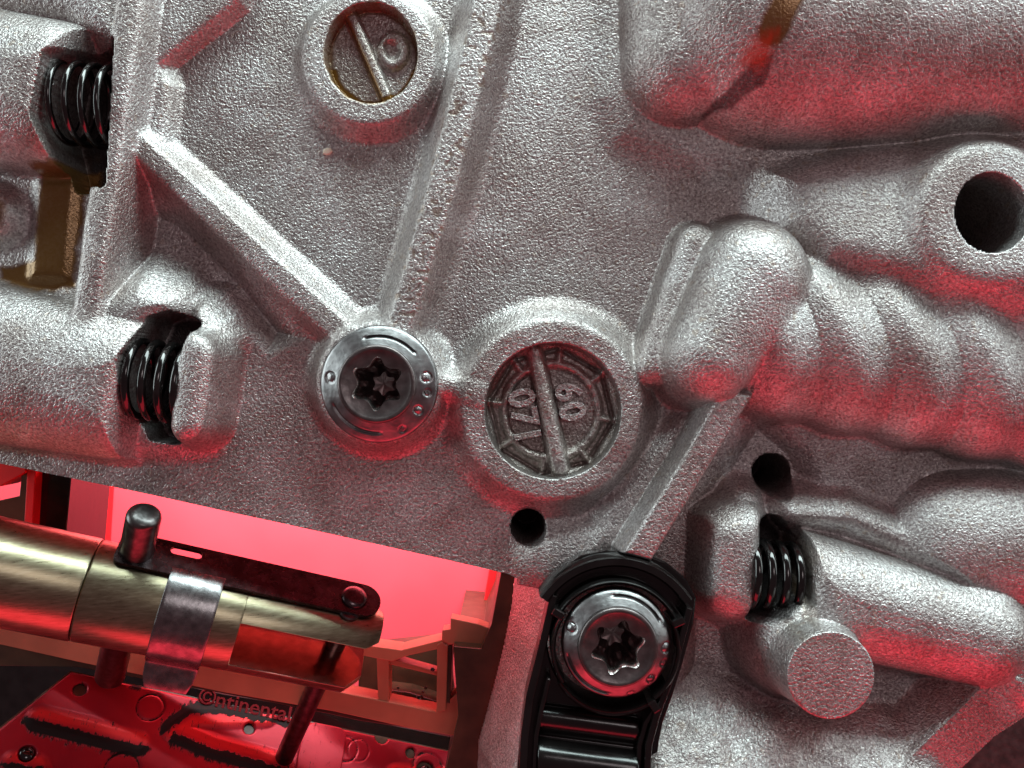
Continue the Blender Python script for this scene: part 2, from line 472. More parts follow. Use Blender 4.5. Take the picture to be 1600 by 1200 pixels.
rg_ = 70-np.where(sd_ < 0, 2.0*np.maximum(rg_-3, 0), 0.3*soft(sd_-6, 8)+2.5*np.maximum(rg_-sd_-6, 0))
raise_('rib', rg_, 8)
rampz = np.clip((w2(0, 1078)[1]-Y)*0.8, -5, 95)+7*vnoise(X, Y, 48, 61)+3*vnoise(X, Y, 22, 62)
rampb = poly([(1010, 1075), (1120, 1085), (1180, 1110), (1290, 1128), (1380, 1105), (1440, 1120), (1400, 1260), (1000, 1300)], 10)(X, Y)
raise_('pad', rampz-1.2*soft(rampb, 14), 16)
# --- the left-hand side wall of the lower arm, falling to the opening
side = opening(X, Y)
armw = np.where((Y < -285), -150+2.9*np.maximum(side, 0)-np.clip((-285-Y)/60, 0, 1)*0, 1e4)
fade = np.clip((-285-Y)/40, 0, 1)
arm_h = np.minimum(-150+2.7*side, 400)*fade+(1-fade)*400
m_arm = (Y < -285) & (X < 90) & (X > -90)
arm_h = np.where(m_arm, arm_h, 1e4)
carve('side_wall', arm_h, 16)

# --- recesses
rs1 = recess1(X, Y)
i1 = carve('core_plug_recess', np.where(rs1 < -0.05, 6.0, 1e4))
raise_('cross_bar', np.where(rs1 < -0.05, plate(seg((546, 20), (606, 156), 8, 8, 30), 21, 4, 2), -1e3), 3)
cc = w2(613, 76, 18)
ang = np.arctan2(Y-cc[1], X-cc[0]); rad = np.hypot(X-cc[0], (Y-cc[1])*0.85)
curl = np.abs(rad-18)-4.5+np.where((ang > 1.9) & (ang < 2.9), 2.5, 0)
raise_('cast_numeral', np.where(rs1 < -0.05, 15-1.8*soft(curl, 2), -1e3), 4)

rs3 = recess3(X, Y)
cx3, cy3 = w2(862, 643, 35)
u3, v3 = X-cx3, Y-cy3
rot = R(14)
ur, vr = u3*math.cos(rot)+v3*math.sin(rot), -u3*math.sin(rot)+v3*math.cos(rot)
octd = np.max([np.abs(ur), np.abs(vr), np.abs(ur+vr)/math.sqrt(2), np.abs(ur-vr)/math.sqrt(2)], axis=0)
inner = np.where(octd < 92, 12+0.5*vnoise(X, Y, 8, 3), 12+np.clip((octd-92)*1.4, 0, 22))
carve('date_stamp', np.where(rs3 < -0.05, inner, 1e4))
a3 = np.arctan2(v3, u3); r3_ = np.hypot(u3, v3)
wob = 1.2*vnoise(X, Y, 9, 11)
raise_('stamp_ring', np.where(rs3 < -1, 21+wob-2.4*soft(np.abs(r3_-73)-4.5, 3), -1e3), 3)
def tick(U, V):
    d = np.full(U.shape, 1e9)
    for k in range(8):
        t = rot+R(22.5+45*k)
        x0, y0, x1, y1 = 78*math.cos(t), 78*math.sin(t), 98*math.cos(t), 98*math.sin(t)
        ex, ey = x1-x0, y1-y0
        q = np.clip(((u3-x0)*ex+(v3-y0)*ey)/(ex*ex+ey*ey), 0, 1)
        d = np.minimum(d, np.hypot(u3-x0-q*ex, v3-y0-q*ey)-2.6)
    return d
raise_('stamp_tick', np.where(rs3 < -1, 21-2.2*soft(tick(X, Y), 2.5), -1e3), 3)
gr = np.abs(octd-90)-1.6
H = np.where((rs3 < -1) & (r3_ > 76), H-6*np.clip(1-gr/2.5, 0, 1)*(gr < 2.5), H)
raise_('cross_bar', np.where(rs3 < -0.05, plate(seg((837, 550), (876, 732), 9, 12, 50), 36+wob*0.5, 4, 3), -1e3), 3)

# --- holes and spring slots
carve('drilled_hole', np.where(hole_side(X, Y) < 0.02, -190.0, 30+0*X+4.0*hole_side(X, Y)-30.0-6), 3)
carve('drilled_hole', np.where(hole_mid(X, Y) < 0.02, -190.0, 4.0*hole_mid(X, Y)-24), 3)
carve('tube_bore', np.where(hole_big(X, Y) < 0.02, -240.0, 1e4))
for sl, dp in ((slot1, -45), (slot2, -50), (slot3, -45)):
    sv = sl(X, Y)
    carve('spring_slot', np.where(sv < 0.02, dp+0.0*sv, 1e4))

raise_('locating_peg', np.where(peg_top(X, Y) <= 0.05, 150.0, 147-8*soft(peg_top(X, Y), 2)), 0.5)
raise_('peg_foot', plate(circ(1274, 1018, 70, 90), 96, 2.6, 9), 16)


for (x, y, z, r) in ((592, 600, 60, 60), (963, 1005, 85, 60)):
    carve('bolt_hole', np.where(circ(x, y, r, z)(X, Y) < 0, -60.0, 1e4))
# --- stains, and shade painted into slots and holes (attributes)
def ss(d, w): return np.clip(0.5-d/w, 0, 1)
nz = 5*vnoise(X, Y, 14, 21)+3*vnoise(X, Y, 5, 22)
oil = np.zeros(X.shape); 
oil = np.maximum(oil, 0.95*ss(poly([(58, 262), (128, 255), (122, 330), (112, 385), (108, 446), (52, 456), (-10, 436), (-10, 416), (46, 405)], 20)(X, Y)+nz*0.5, 8))
oil = np.maximum(oil, 0.7*ss(circ(-12, 335, 26, 20)(X, Y)+nz*0.5, 8))
oil = np.maximum(oil, 0.9*ss(seg((1238, -30), (1198, 62), 22, 19, 125)(X, Y)+nz*0.4, 7))
grime_shade = 0.75*ss(poly([(1190, 108), (1180, 150), (1140, 172), (1098, 176), (1140, 140), (1160, 118)], 70)(X, Y)+nz*0.4, 6)
seal = 0.75*ss(poly([(1168, 66), (1204, 62), (1204, 92), (1190, 112), (1176, 104), (1162, 96)], 130)(X, Y)+nz*1.2, 16)
rr1 = recess1(X, Y)
oil = np.maximum(oil, 1.0*ss(np.abs(rr1+5)-6+nz*0.3, 3)*(Y < w2(0, 110)[1]))
oil = np.maximum(oil, 0.8*ss(np.abs(rr1+3)-4+nz*0.3, 4))
barl = seg((540, 24), (596, 152), 4, 4, 10)(X, Y)
oil = np.maximum(oil, 0.9*ss(barl+nz*0.1, 4)*(rr1 < 0))
oil = np.maximum(oil, 0.35*ss(seg((1262, 850), (1255, 955), 7, 9, 70)(X, Y)+nz, 8))
oil = np.maximum(oil, 0.25*ss(seg((1230, 975), (1300, 985), 7, 9, 70)(X, Y)+nz, 12))
oil = np.maximum(oil, 0.22*ss(seg((100, 250), (90, 420), 20, 20, 0)(X, Y)+nz*3, 40))
r3m = seg((765, 10), (632, 490), 22, 20, 60)(X, Y)
oil = np.maximum(oil, 0.42*ss(r3m-2, 6)*np.clip((vnoise(X, Y, 7, 31)-0.35)*4, 0, 1))
oil = np.maximum(oil, 0.22*(rr1 < -1))
oil = np.maximum(oil, 0.16*(recess3(X, Y) < -1))
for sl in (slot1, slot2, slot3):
    grime_shade = np.maximum(grime_shade, 0.93*ss(sl(X, Y)+3+nz*0.3, 8))  # deep shade and oil of the slots, both painted dark
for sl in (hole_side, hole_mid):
    grime_shade = np.maximum(grime_shade, 0.95*ss(sl(X, Y)+1, 3))  # unlit depth of the holes painted into their colour
grime_shade = np.maximum(grime_shade, 0.45*ss(hole_big(X, Y)+4, 8))  # depth shade painted into the big bore
grime_shade = np.maximum(grime_shade, 0.28*ss(np.abs(recess3(X, Y)+2)-3+nz*0.4, 4))  # darker line along the recess edge
st = np.where(recess3(X, Y) < -1, np.clip((20-H)/8, 0, 1)*0.14, 0)  # darker towards the recess floor
grime_shade = np.maximum(grime_shade, st)

# --- normals of the whole relief, then one mesh per part
def grid_normals(X, Y, Z):
    Pq = np.stack([X, Y, Z], -1)
    a = Pq[:-1, :-1]; b = Pq[:-1, 1:]; c = Pq[1:, 1:]; d = Pq[1:, :-1]
    n = np.cross(c-a, d-b)
    out = np.zeros_like(Pq)
    for sl in ((slice(0, -1), slice(0, -1)), (slice(0, -1), slice(1, None)), (slice(1, None), slice(1, None)), (slice(1, None), slice(0, -1))):
        out[sl] += n
    out /= np.linalg.norm(out, axis=-1, keepdims=True)+1e-12
    return out
NR = grid_normals(X, Y, H)

def cells_mesh(name, cellmask, parent, mat, Xa, Ya, Za, NRa, attrs):
    jj, ii = np.nonzero(cellmask)
    w = Xa.shape[1]
    q = np.stack([jj*w+ii, jj*w+ii+1, (jj+1)*w+ii+1, (jj+1)*w+ii], 1)
    used, inv = np.unique(q, return_inverse=True)
    inv = inv.reshape(-1)
    me = bpy.data.meshes.new(name)
    co = np.stack([Xa.ravel()[used], Ya.ravel()[used], Za.ravel()[used]], 1)*S
    me.vertices.add(len(used)); me.vertices.foreach_set('co', co.astype(np.float32).ravel())
    me.loops.add(len(inv)); me.loops.foreach_set('vertex_index', inv.astype(np.int32))
    me.polygons.add(len(q)); me.polygons.foreach_set('loop_start', np.arange(0, 4*len(q), 4, dtype=np.int32))
    me.polygons.foreach_set('use_smooth', np.ones(len(q), bool))
    me.update(calc_edges=True)
    me.validate()
    for k, a in attrs.items():
        at = me.attributes.new(k, 'FLOAT', 'POINT'); at.data.foreach_set('value', a.ravel()[used].astype(np.float32))
    me.normals_split_custom_set_from_vertices(NRa.reshape(-1, 3)[used].astype(np.float32))
    return link(name, me, mat, parent)

body = empty('valve_body', (0, 0, 0), 'grey rough-cast aluminium gearbox casting with ribs, round bosses and bores', 'casting')
cutv = cutf(X, Y)
cc_ = cutf((X[:-1, :-1]+X[1:, 1:])/2, (Y[:-1, :-1]+Y[1:, 1:])/2)
keep = (cc_ > -0.05)
# only the region the picture can see
LC = np.maximum.reduce([LAB[:-1, :-1], LAB[:-1, 1:], LAB[1:, 1:], LAB[1:, :-1]])
attrs = {'oil': oil, 'grime_shade': grime_shade, 'sealant_hot_red': seal}
Zs = H
def components(L):
    "connected regions of equal label; specks join a neighbour"
    h, w = L.shape; flat = L.ravel().tolist(); comp = [-1]*(h*w); out = []
    for s0 in range(h*w):
        if comp[s0] >= 0 or flat[s0] < 0: continue
        c = len(out); l = flat[s0]; comp[s0] = c; st = [s0]; n = 0
        while st:
            q = st.pop(); n += 1; x = q % w
            if x > 0 and comp[q-1] < 0 and flat[q-1] == l: comp[q-1] = c; st.append(q-1)
            if x < w-1 and comp[q+1] < 0 and flat[q+1] == l: comp[q+1] = c; st.append(q+1)
            if q >= w and comp[q-w] < 0 and flat[q-w] == l: comp[q-w] = c; st.append(q-w)
            if q < (h-1)*w and comp[q+w] < 0 and flat[q+w] == l: comp[q+w] = c; st.append(q+w)
        out.append([l, n])
    return np.array(comp).reshape(h, w), out
LK = np.where(keep, LC, -1)
for it in range(3):
    CM, info = components(LK)
    small = np.array([n < (25 if NAMES[l] in ('stamp_tick', 'cast_numeral', 'cross_bar') else 160) for l, n in info]+[False])
    bad = small[CM] & (CM >= 0)
    if not bad.any(): break
    for _ in range(60):
        if not bad.any(): break
        for dy, dx in ((0, 1), (0, -1), (1, 0), (-1, 0)):
            nb = np.roll(LK, (dy, dx), (0, 1)); nbad = np.roll(bad, (dy, dx), (0, 1))
            t = bad & ~nbad & (nb >= 0)
            LK = np.where(t, nb, LK); bad = bad & ~t
CM, info = components(LK)
for ci, (li, n) in sorted(enumerate(info), key=lambda q: -q[1][1]):
    if n < 3: continue
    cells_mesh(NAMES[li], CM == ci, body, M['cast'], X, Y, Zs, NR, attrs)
# skirt below the cut edges (the casting's own thickness)
def skirt(right_side):
    vs, fs = [], []
    idx = {}
    def vid(j, i, low):
        k = (j, i, low)
        if k not in idx:
            idx[k] = len(vs); z = H[j, i]
            vs.append((X[j, i], Y[j, i], z if low == 0 else -170.0))
        return idx[k]
    K = keep; mid = nx*3//4
    def edge(j0, i0, j1, i1):
        fs.append((vid(j0, i0, 0), vid(j1, i1, 0), vid(j1, i1, 1), vid(j0, i0, 1)))
    a = K[:, :-1] != K[:, 1:]
    for j, i in zip(*np.nonzero(a)):
        if (i > mid) == right_side: edge(j, i+1, j+1, i+1)
    a = K[:-1, :] != K[1:, :]
    for j, i in zip(*np.nonzero(a)):
        if (i > mid) == right_side: edge(j+1, i, j+1, i+1)
    return vs, fs
for rs in (False, True):
    vs, fs = skirt(rs)
    if fs: mesh('machined_edge', vs, fs, M['cast'], body, smooth=False, recalc=False)

# raised numerals in the date stamp
def text_part(name, body_txt, size, fr, depth, mat, parent, label=None, rot90=None, bold=0.0, shear=0):
    cu = bpy.data.curves.new(name, 'FONT'); cu.body = body_txt; cu.size = 1.0
    cu.extrude = depth/size; cu.offset = bold; cu.align_x = 'CENTER'; cu.align_y = 'CENTER'; cu.bevel_depth = 0.012
    cu.resolution_u = 3; cu.shear = shear
    t = bpy.data.objects.new('tmp', cu); scene.collection.objects.link(t)
    dg = bpy.context.evaluated_depsgraph_get()
    me = bpy.data.meshes.new_from_object(t.evaluated_get(dg))
    bpy.data.objects.remove(t)
    root = parent
    off = np.array([0., 0., 0.])
    while root is not None:
        off += np.array(root.location); root = root.parent
    for v in me.vertices:
        p = np.array(fr(v.co.x*size, v.co.z*size, v.co.y*size))*S-off
        v.co = p
    me.name = name
    me.materials.clear()
    for p in me.polygons: p.use_smooth = False
    o = link(name, me, mat, parent)
    for k in ('oil', 'grime_shade', 'sealant_hot_red'):
        me.attributes.new(k, 'FLOAT', 'POINT')
    return o
def stampframe(x, y, z, deg):
    t = R(deg); o = P(x, y, z)
    return Frame(o, (math.cos(t), math.sin(t), 0), (0, 0, 1), (-math.sin(t), math.cos(t), 0))
for ch, x, y in (('6', 886, 612), ('0', 892, 643), ('0', 813, 622), ('7', 818, 652), ('1', 822, 680)):
    text_part('stamped_numeral', ch, 56, stampframe(x, y, 15, -79), 9, M['cast'], body, bold=0.025)

# ------------------------------------------------------------------ bolts
def bolt(x, y, z, label, twist=0.0, rf=85.0):
    c = P(x, y, z)
    root = empty('torx_bolt', (c[0], c[1], z-14), label, 'bolt', 'flanged torx bolts')
    fr = Frame(c, (1, 0, 0), (0, 0, 1), (0, 1, 0))
    ng = 240
    rs = np.concatenate([[rf], np.arange(rf-1.2, 58.5, -1.3), [58.0]])
    marks = [(172, 71, 7), (8, 72, 7), (-10, 74, 4.5), (-33, 71, 6), (-62, 76, 4)]
    vs, fs = [], []
    prof = []
    rings = [(rf, -14)]+[(r, None) for r in rs]
    for r, zz in rings:
        for i in range(ng):
            t = 2*math.pi*i/ng+twist
            if zz is not None: h = zz
            else:
                q = (rf-r)/(rf-58)
                h = -3*math.exp(-(rf-r)/1.2)+15*q
                dg = math.degrees(t-twist) % 360
                for a0, a1, rg in ((41, 106, 71), (205, 272, 73)):
                    if a0-3 < dg < a1+3:
                        w = min(1, (dg-a0+3)/6, (a1+3-dg)/6)
                        h -= 5*w*max(0, 1-abs(r-rg)/2.6)
                for am, rm, sm in marks:
                    dx = r*math.cos(t-twist)-rm*math.cos(R(am)); dy = r*math.sin(t-twist)-rm*math.sin(R(am))
                    dd = math.hypot(dx, dy)
                    h += -2.6*max(0, 1-abs(dd-sm)/1.8) + (1.6*max(0, 1-dd/3) if sm > 5 else -2*max(0, 1-dd/3))
            vs.append(fr(r*math.cos(t), h, r*math.sin(t)))
    for k in range(len(rings)-1):
        for i in range(ng):
            j = (i+1) % ng
            fs.append((k*ng+i, k*ng+j, (k+1)*ng+j, (k+1)*ng+i))
    mesh('flange', vs, fs, M['bolt'], root, angle=60)
    def lobes(r, n, t):
        if r > 48: return r
        b = 33.5+5.6*math.cos(6*(t-R(88)-twist))+0.9*math.cos(12*(t-R(88)-twist))
        if r < 47.5 and r > 44: b *= 1.06
        if r <= 44: b *= (r/44.0)
        return b
    v, f = lathe(fr, [(58.4, 13), (58, 20), (56.8, 23), (54, 24.5), (50, 23.5), (48.5, 22.5), (47.9, 21.5)], 144, rad=lobes, cap0=False, cap1=False)
    # bridge between round ring and lobed ring keeps a countersunk look
    mesh('bolt_head', v, f, M['head'], root, angle=50)
    v, f = lathe(fr, [(47.9, 21.5), (46.2, 17.0), (44, 15), (39, 5), (33.0, -30)], 144, rad=lobes, cap0=False, cap1=False)
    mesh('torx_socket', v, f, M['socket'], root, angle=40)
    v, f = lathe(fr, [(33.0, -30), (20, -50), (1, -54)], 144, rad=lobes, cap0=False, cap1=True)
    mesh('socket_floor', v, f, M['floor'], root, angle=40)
    return root
bolt(592, 600, 66, 'dark flanged torx bolt where the diagonal ribs meet, beside the date stamp', rf=88.0)
bolt(963, 1005, 92, 'dark flanged torx bolt inside the black plastic bracket', twist=R(-12), rf=80.0)

# ------------------------------------------------------------------ springs
def spring(p, q, rad, wire, turns, z, label, squash=1.0, ph=0.0):
    a = np.array(P(*p, z)); b = np.array(P(*q, z))
    ax = b-a; L = np.linalg.norm(ax); ax /= L
    up = np.array([0, 0, 1.0]); sd = np.cross(up, ax); sd /= np.linalg.norm(sd)
    n = int(turns*44); m = 12
    vs, fs = [], []
    pts = []
    for i in range(n+1):
        t = i/n; w = 2*math.pi*turns*t+ph
        pts.append(a+ax*L*t+sd*rad*math.cos(w)+up*rad*squash*math.sin(w))
    pts = np.array(pts)
    tan = np.gradient(pts, axis=0); tan /= np.linalg.norm(tan, axis=1, keepdims=True)
    for i in range(n+1):
        u = np.cross(tan[i], ax); u /= np.linalg.norm(u); v = np.cross(tan[i], u)
        for k in range(m):
            w = 2*math.pi*k/m
            vs.append(tuple(pts[i]+wire*(u*math.cos(w)+v*math.sin(w))))
    for i in range(n):
        for k in range(m):
            l = (k+1) % m
            fs.append((i*m+k, i*m+l, (i+1)*m+l, (i+1)*m+k))
    fs.append(tuple(range(m))); fs.append(tuple(n*m+k for k in range(m)))
    o = mesh('coil_spring', vs, fs, M['spring'], None)
    tag(o, label, 'spring', 'coil springs in the bore slots')
    return o
spring((80, 158), (184, 170), 60, 5.0, 4.3, 24, 'black coil spring in the upper left slot behind the tall rib', ph=1)
spring((198, 588), (300, 604), 58, 6.6, 4.2, 24, 'black coil spring in the left slot below the tall rib', ph=2)
spring((1168, 894), (1250, 904), 48, 7.0, 3.8, 34, 'black coil spring in the lower right slot beside the round peg', ph=0.5)

# ------------------------------------------------------------------ black bracket round the second bolt
br = empty('black_bracket', P(950, 1080, 30), 'glossy black plastic bracket curling round a bolt at the bottom centre', 'bracket')
BZ = 58
cen = P(958, 1003, BZ)
def ringwall(name, r0, r1, a0, a1, z0, z1, steps=60, wob=None):
    vs, fs = [], []
    for i in range(steps+1):
        t = R(a0+(a1-a0)*i/steps)
        for r, z in ((r0, z0), (r0, z1-4), (r0+3, z1), (r1-3, z1), (r1, z1-4), (r1, z0)):
            rr = r*(wob(t) if wob else 1)
            vs.append((cen[0]+rr*math.cos(t), cen[1]+rr*math.sin(t), z))
    for i in range(steps):
        for k in range(6):
            l = (k+1) % 6
            fs.append((i*6+k, i*6+l, (i+1)*6+l, (i+1)*6+k))
    fs.append(tuple(range(6))); fs.append(tuple(steps*6+k for k in range(6)))
    return mesh(name, vs, fs, M['black'], br, angle=40)
# base plate with a round hole
outer = [(868, 925), (884, 885), (908, 868), (950, 860), (1000, 863), (1040, 878), (1072, 905), (1088, 935), (1084, 975), (1066, 1040), (1052, 1085), (1036, 1130), (1030, 1160),
         (1022, 1230), (806, 1230), (812, 1160), (822, 1080), (846, 990)]
bm = bmesh.new()
ov = [bm.verts.new(P(x, y, BZ)) for x, y in outer]
oe = [bm.edges.new((ov[i], ov[(i+1) % len(ov)])) for i in range(len(ov))]
hv = [bm.verts.new((cen[0]+98*math.cos(R(a)), cen[1]+98*math.sin(R(a)), BZ)) for a in range(0, 360, 6)]
he = [bm.edges.new((hv[i], hv[(i+1) % len(hv)])) for i in range(len(hv))]
bmesh.ops.triangle_fill(bm, edges=oe+he, use_beauty=True)
ex = bmesh.ops.extrude_face_region(bm, geom=bm.faces[:])
for g in ex['geom']:
    if isinstance(g, bmesh.types.BMVert): g.co.z -= 34
bmesh.ops.recalc_face_normals(bm, faces=bm.faces)
me = bpy.data.meshes.new('base_plate')
loc = np.array(br.location)
for v in bm.verts: v.co = [c*S-l for c, l in zip(v.co, loc)]
bm.to_mesh(me); bm.free()
o = link('base_plate', me, M['black'], br); bevel(o, 2.5, 2)
ringwall('collar', 88, 95, -52, 24, 20, 98)
ringwall('collar', 88, 95, 150, 212, 20, 98)
ringwall('collar', 94, 101, 22, 152, 20, 96)
ringwall('collar', 92, 100, 212, 308, 20, 92)
ringwall('outer_rim', 118, 134, 32, 146, 30, 88)
# latch tabs
for ang in (24, 148, -56):
    t = R(ang); r = 99
    vs, fs = [], []
    c = (cen[0]+r*math.cos(t), cen[1]+r*math.sin(t))
    b8 = [(-9, -6), (9, -6), (9, 6), (-9, 6)]
    for z in (40, 101):
        for a, b in b8: vs.append((c[0]+a*math.cos(t)-b*math.sin(t), c[1]+a*math.sin(t)+b*math.cos(t), z))
    fs = [(0, 1, 2, 3), (4, 5, 6, 7)]+[(i, (i+1) % 4, 4+(i+1) % 4, 4+i) for i in range(4)]
    bevel(mesh('latch_tab', vs, fs, M['black'], br, smooth=False), 2)
# side rails
def rail(name, pts, w, z0, z1, mat=None, par=None):
    vs, fs = [], []
    q = [np.array(P(x, y, z1)[:2]) for x, y in pts]
    for i, p in enumerate(q):
        a = q[max(0, i-1)]; b = q[min(len(q)-1, i+1)]
        d = (b-a)/np.linalg.norm(b-a); n = np.array([-d[1], d[0]])
        for s, z in ((-1, z0), (-1, z1), (1, z1), (1, z0)):
            vs.append((*(p+n*s*w/2), z))
    for i in range(len(q)-1):
        for k in range(4):
            l = (k+1) % 4
            fs.append((i*4+k, i*4+l, (i+1)*4+l, (i+1)*4+k))
    fs.append((0, 1, 2, 3)); fs.append(tuple((len(q)-1)*4+k for k in range(4)))
    return bevel(mesh(name, vs, fs, mat or M['black'], par or br, smooth=False), 2.0, 2)
rail('side_rail', [(1078, 950), (1052, 1050), (1026, 1120), (1014, 1165), (1010, 1235)], 10, 40, 92)
rail('side_rail', [(1040, 1085), (1010, 1130), (1000, 1165), (996, 1235)], 8, 40, 84)
rail('side_rail', [(866, 930), (848, 1010), (828, 1090), (820, 1150), (816, 1235)], 12, 30, 84)
rail('side_rail', [(858, 1060), (846, 1110), (838, 1150), (834, 1235)], 7, 40, 84)
# rolled cross web below the bolt
vs, fs = [], []
prof = [(1108, 60), (1114, 72), (1124, 80), (1136, 82), (1148, 76), (1155, 68), (1160, 66), (1168, 78), (1182, 92), (1200, 98), (1225, 96), (1245, 84)]
for i in range(13):
    x = 840+160*i/12
    for y, z in prof:
        vs.append(P(x, y+(x-920)*0.13, z))
m_ = len(prof)
for i in range(12):
    for k in range(m_-1):
        fs.append((i*m_+k, i*m_+k+1, (i+1)*m_+k+1, (i+1)*m_+k))
o = mesh('cross_web', vs, fs, M['black'], br)
sm = o.modifiers.new('thick', 'SOLIDIFY'); sm.thickness = 6*S; sm.offset = -1 if o.data.polygons[0].normal.z > 0 else 1
sb = o.modifiers.new('sub', 'SUBSURF'); sb.levels = 2; sb.render_levels = 2

# ------------------------------------------------------------------ selector shaft assembly
A_ = np.array([0.928, -0.274, -0.25]); A_ /= np.linalg.norm(A_)
N_ = np.array([0.370, 0.741, 0.560]); N_ -= A_*(N_@A_); N_ /= np.linalg.norm(N_)
F_ = np.cross(A_, N_)
O_ = np.array(P(0, 893, 0))
T = Frame(O_, A_, N_, F_)
def hit(fr, x, y, n=0.0):
    "where the line of sight through a photo point meets the plane n of a frame: (a, f)"
    ray = np.array([(x-800)/D, (600-y)/D, -1.0]); c0 = np.array([0, 0, D]); o = fr.o+fr.n*n
    t = ((o-c0)@fr.n)/(ray@fr.n); p = c0+ray*t-fr.o
    return p@fr.a, p@fr.f
ap1 = hit(T, 214, 860, 92); ap2 = hit(T, 548, 932, 96); ap3 = hit(T, 516, 1044, -31)
e1 = hit(T, 178, 868, 90); e2 = hit(T, 592, 950, 90); e3 = hit(T, 560, 958, 90); e4 = hit(T, 400, 876, 90)
print('FRAME', ap1, ap2, ap3, e1, e2, e3, e4)
shaft = empty('selector_shaft', T(200, -80, 0), 'gold coloured round shaft with a forked right end at the lower left', 'shaft')
def circ_sec(a, r, n=64, fs=1.0):
    return [T(a, r*math.cos(2*math.pi*k/n), fs*r*math.sin(2*math.pi*k/n)) for k in range(n)]
a_seam, a_slot, a_end = 131, 372, 598
v, f = loft([circ_sec(-330, 82), circ_sec(a_seam-4, 82), circ_sec(a_seam-1.5, 81), circ_sec(a_seam-1.4, 77)]); mesh('shaft_sleeve', v, f, M['gold'], shaft, angle=40)
v, f = loft([circ_sec(a_seam-1.3, 77), circ_sec(a_seam+0.5, 80), circ_sec(a_seam+3, 81), circ_sec(a_slot-3, 80.5), circ_sec(a_slot, 80)]); mesh('shaft_body', v, f, M['gold'], shaft, angle=40)
def prong(n0, top, a0, a1, r=80, ch=24):
    def sec(a, k, sh=0):
        pts = []
        if top:
            th = math.asin(n0/r); angs = np.linspace(th, math.pi-th, 30)
        else:
            th = math.asin(-n0/r); angs = np.linspace(math.pi+th, 2*math.pi-th, 30)
        for t in angs: pts.append(T(a, r*math.sin(t)*(1 if k == 1 else 0.985), r*math.cos(t)*k))
        return pts
    return loft([sec(a0, 1), sec(a1-ch, 1), sec(a1, 0.62)])
v, f = prong(62, True, a_slot-0.5, a_end, ch=22); bevel(mesh('fork_prong', v, f, M['gold'], shaft, angle=30), 1.5)
v, f = prong(-9, False, a_slot-0.5, a_end-8, ch=26); lpr = bevel(mesh('fork_prong', v, f, M['gold'], shaft, angle=30), 1.5)
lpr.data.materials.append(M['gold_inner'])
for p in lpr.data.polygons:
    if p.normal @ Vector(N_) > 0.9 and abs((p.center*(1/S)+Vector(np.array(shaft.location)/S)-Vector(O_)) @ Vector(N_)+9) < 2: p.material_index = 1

clip = empty('retaining_clip', T(350, 84, -10), 'dark steel strip with a bent strap clasping the gold shaft', 'clip')
# flat strip with rounded ends and a slotted hole
bm = bmesh.new()
def outline(a0, a1, f0, f1, rr, n=8):
    pts = []
    for (ca, cf, s) in ((a1-rr[1], f1-rr[1], 0), (a0+rr[0], f1-rr[0], 90), (a0+rr[0], f0+rr[0], 180), (a1-rr[1], f0+rr[1], 270)):
        r = rr[1] if ca > (a0+a1)/2 else rr[0]
        for k in range(n+1):
            t = R(s+90*k/n); pts.append((ca+r*math.cos(t), cf+r*math.sin(t)))
    return pts
pl = outline(159, 587, -58, 6, (12, 31))
sl_ = outline(236, 286, -50, -34, (7.6, 7.6), 5)
loc = np.array(clip.location)
pv = [bm.verts.new(T(a, 90, f)) for a, f in pl]; pe = [bm.edges.new((pv[i], pv[(i+1) % len(pv)])) for i in range(len(pv))]
qv = [bm.verts.new(T(a, 90, f)) for a, f in sl_]; qe = [bm.edges.new((qv[i], qv[(i+1) % len(qv)])) for i in range(len(qv))]
bmesh.ops.triangle_fill(bm, edges=pe+qe, use_beauty=True)
ex = bmesh.ops.extrude_face_region(bm, geom=bm.faces[:])
for g in ex['geom']:
    if isinstance(g, bmesh.types.BMVert): g.co -= Vector(N_)*6.5
bmesh.ops.recalc_face_normals(bm, faces=bm.faces)
for v in bm.verts: v.co = [c*S-l for c, l in zip(v.co, loc)]
me = bpy.data.meshes.new('strip'); bm.to_mesh(me); bm.free()
bevel(link('strip', me, M['plate'], clip), 1.4, 2)
prof = [(88.5, -8), (88.8, 4), (87, 17), (80, 36), (67, 54), (48, 71), (26, 82), (0, 87), (-28, 83), (-46, 73), (-57, 63), (-63, 60), (-71, 63), (-86, 74), (-104, 84)]
vs, fs = [], []
a0, a1 = 247, 331
for k, (n_, f_) in enumerate(prof):
    e = 8 if k == len(prof)-1 else (2 if k == len(prof)-2 else 0)
    for a in (a0+e, a0+e+6, (a0+a1)/2, a1-e-6, a1-e): vs.append(T(a, n_, f_))
for k in range(len(prof)-1):
    for i in range(4): fs.append((k*5+i, k*5+i+1, (k+1)*5+i+1, (k+1)*5+i))
o = mesh('strap', vs, fs, M['strap'], clip)
sm = o.modifiers.new('thick', 'SOLIDIFY'); sm.thickness = 4*S; sm.offset = 0
bevel(o, 1.0, 2)
v, f = lathe(T, [(22, 89), (22, 92), (20, 96), (14, 98.5), (4, 99.5)], 40, 541, -25)
mesh('rivet_head', v, f, M['plate'], clip, angle=50)

pin1 = mesh('dowel_pin', *lathe(T, [(24, -268), (26, -264), (26, 170), (25, 174), (21, 178), (12, 180)], 48, 188, -24), M['pin'], None, angle=40)
tag(pin1, 'thick steel pin standing up through the left end of the dark strip', 'pin', 'pins through the gold shaft')
pin2 = mesh('dowel_pin', *lathe(T, [(18, -440), (18, 84), (16, 86)], 40, 538, -2), M['pin'], None, angle=40)
tag(pin2, 'thin steel pin passing through both prongs of the shaft fork', 'pin', 'pins through the gold shaft')

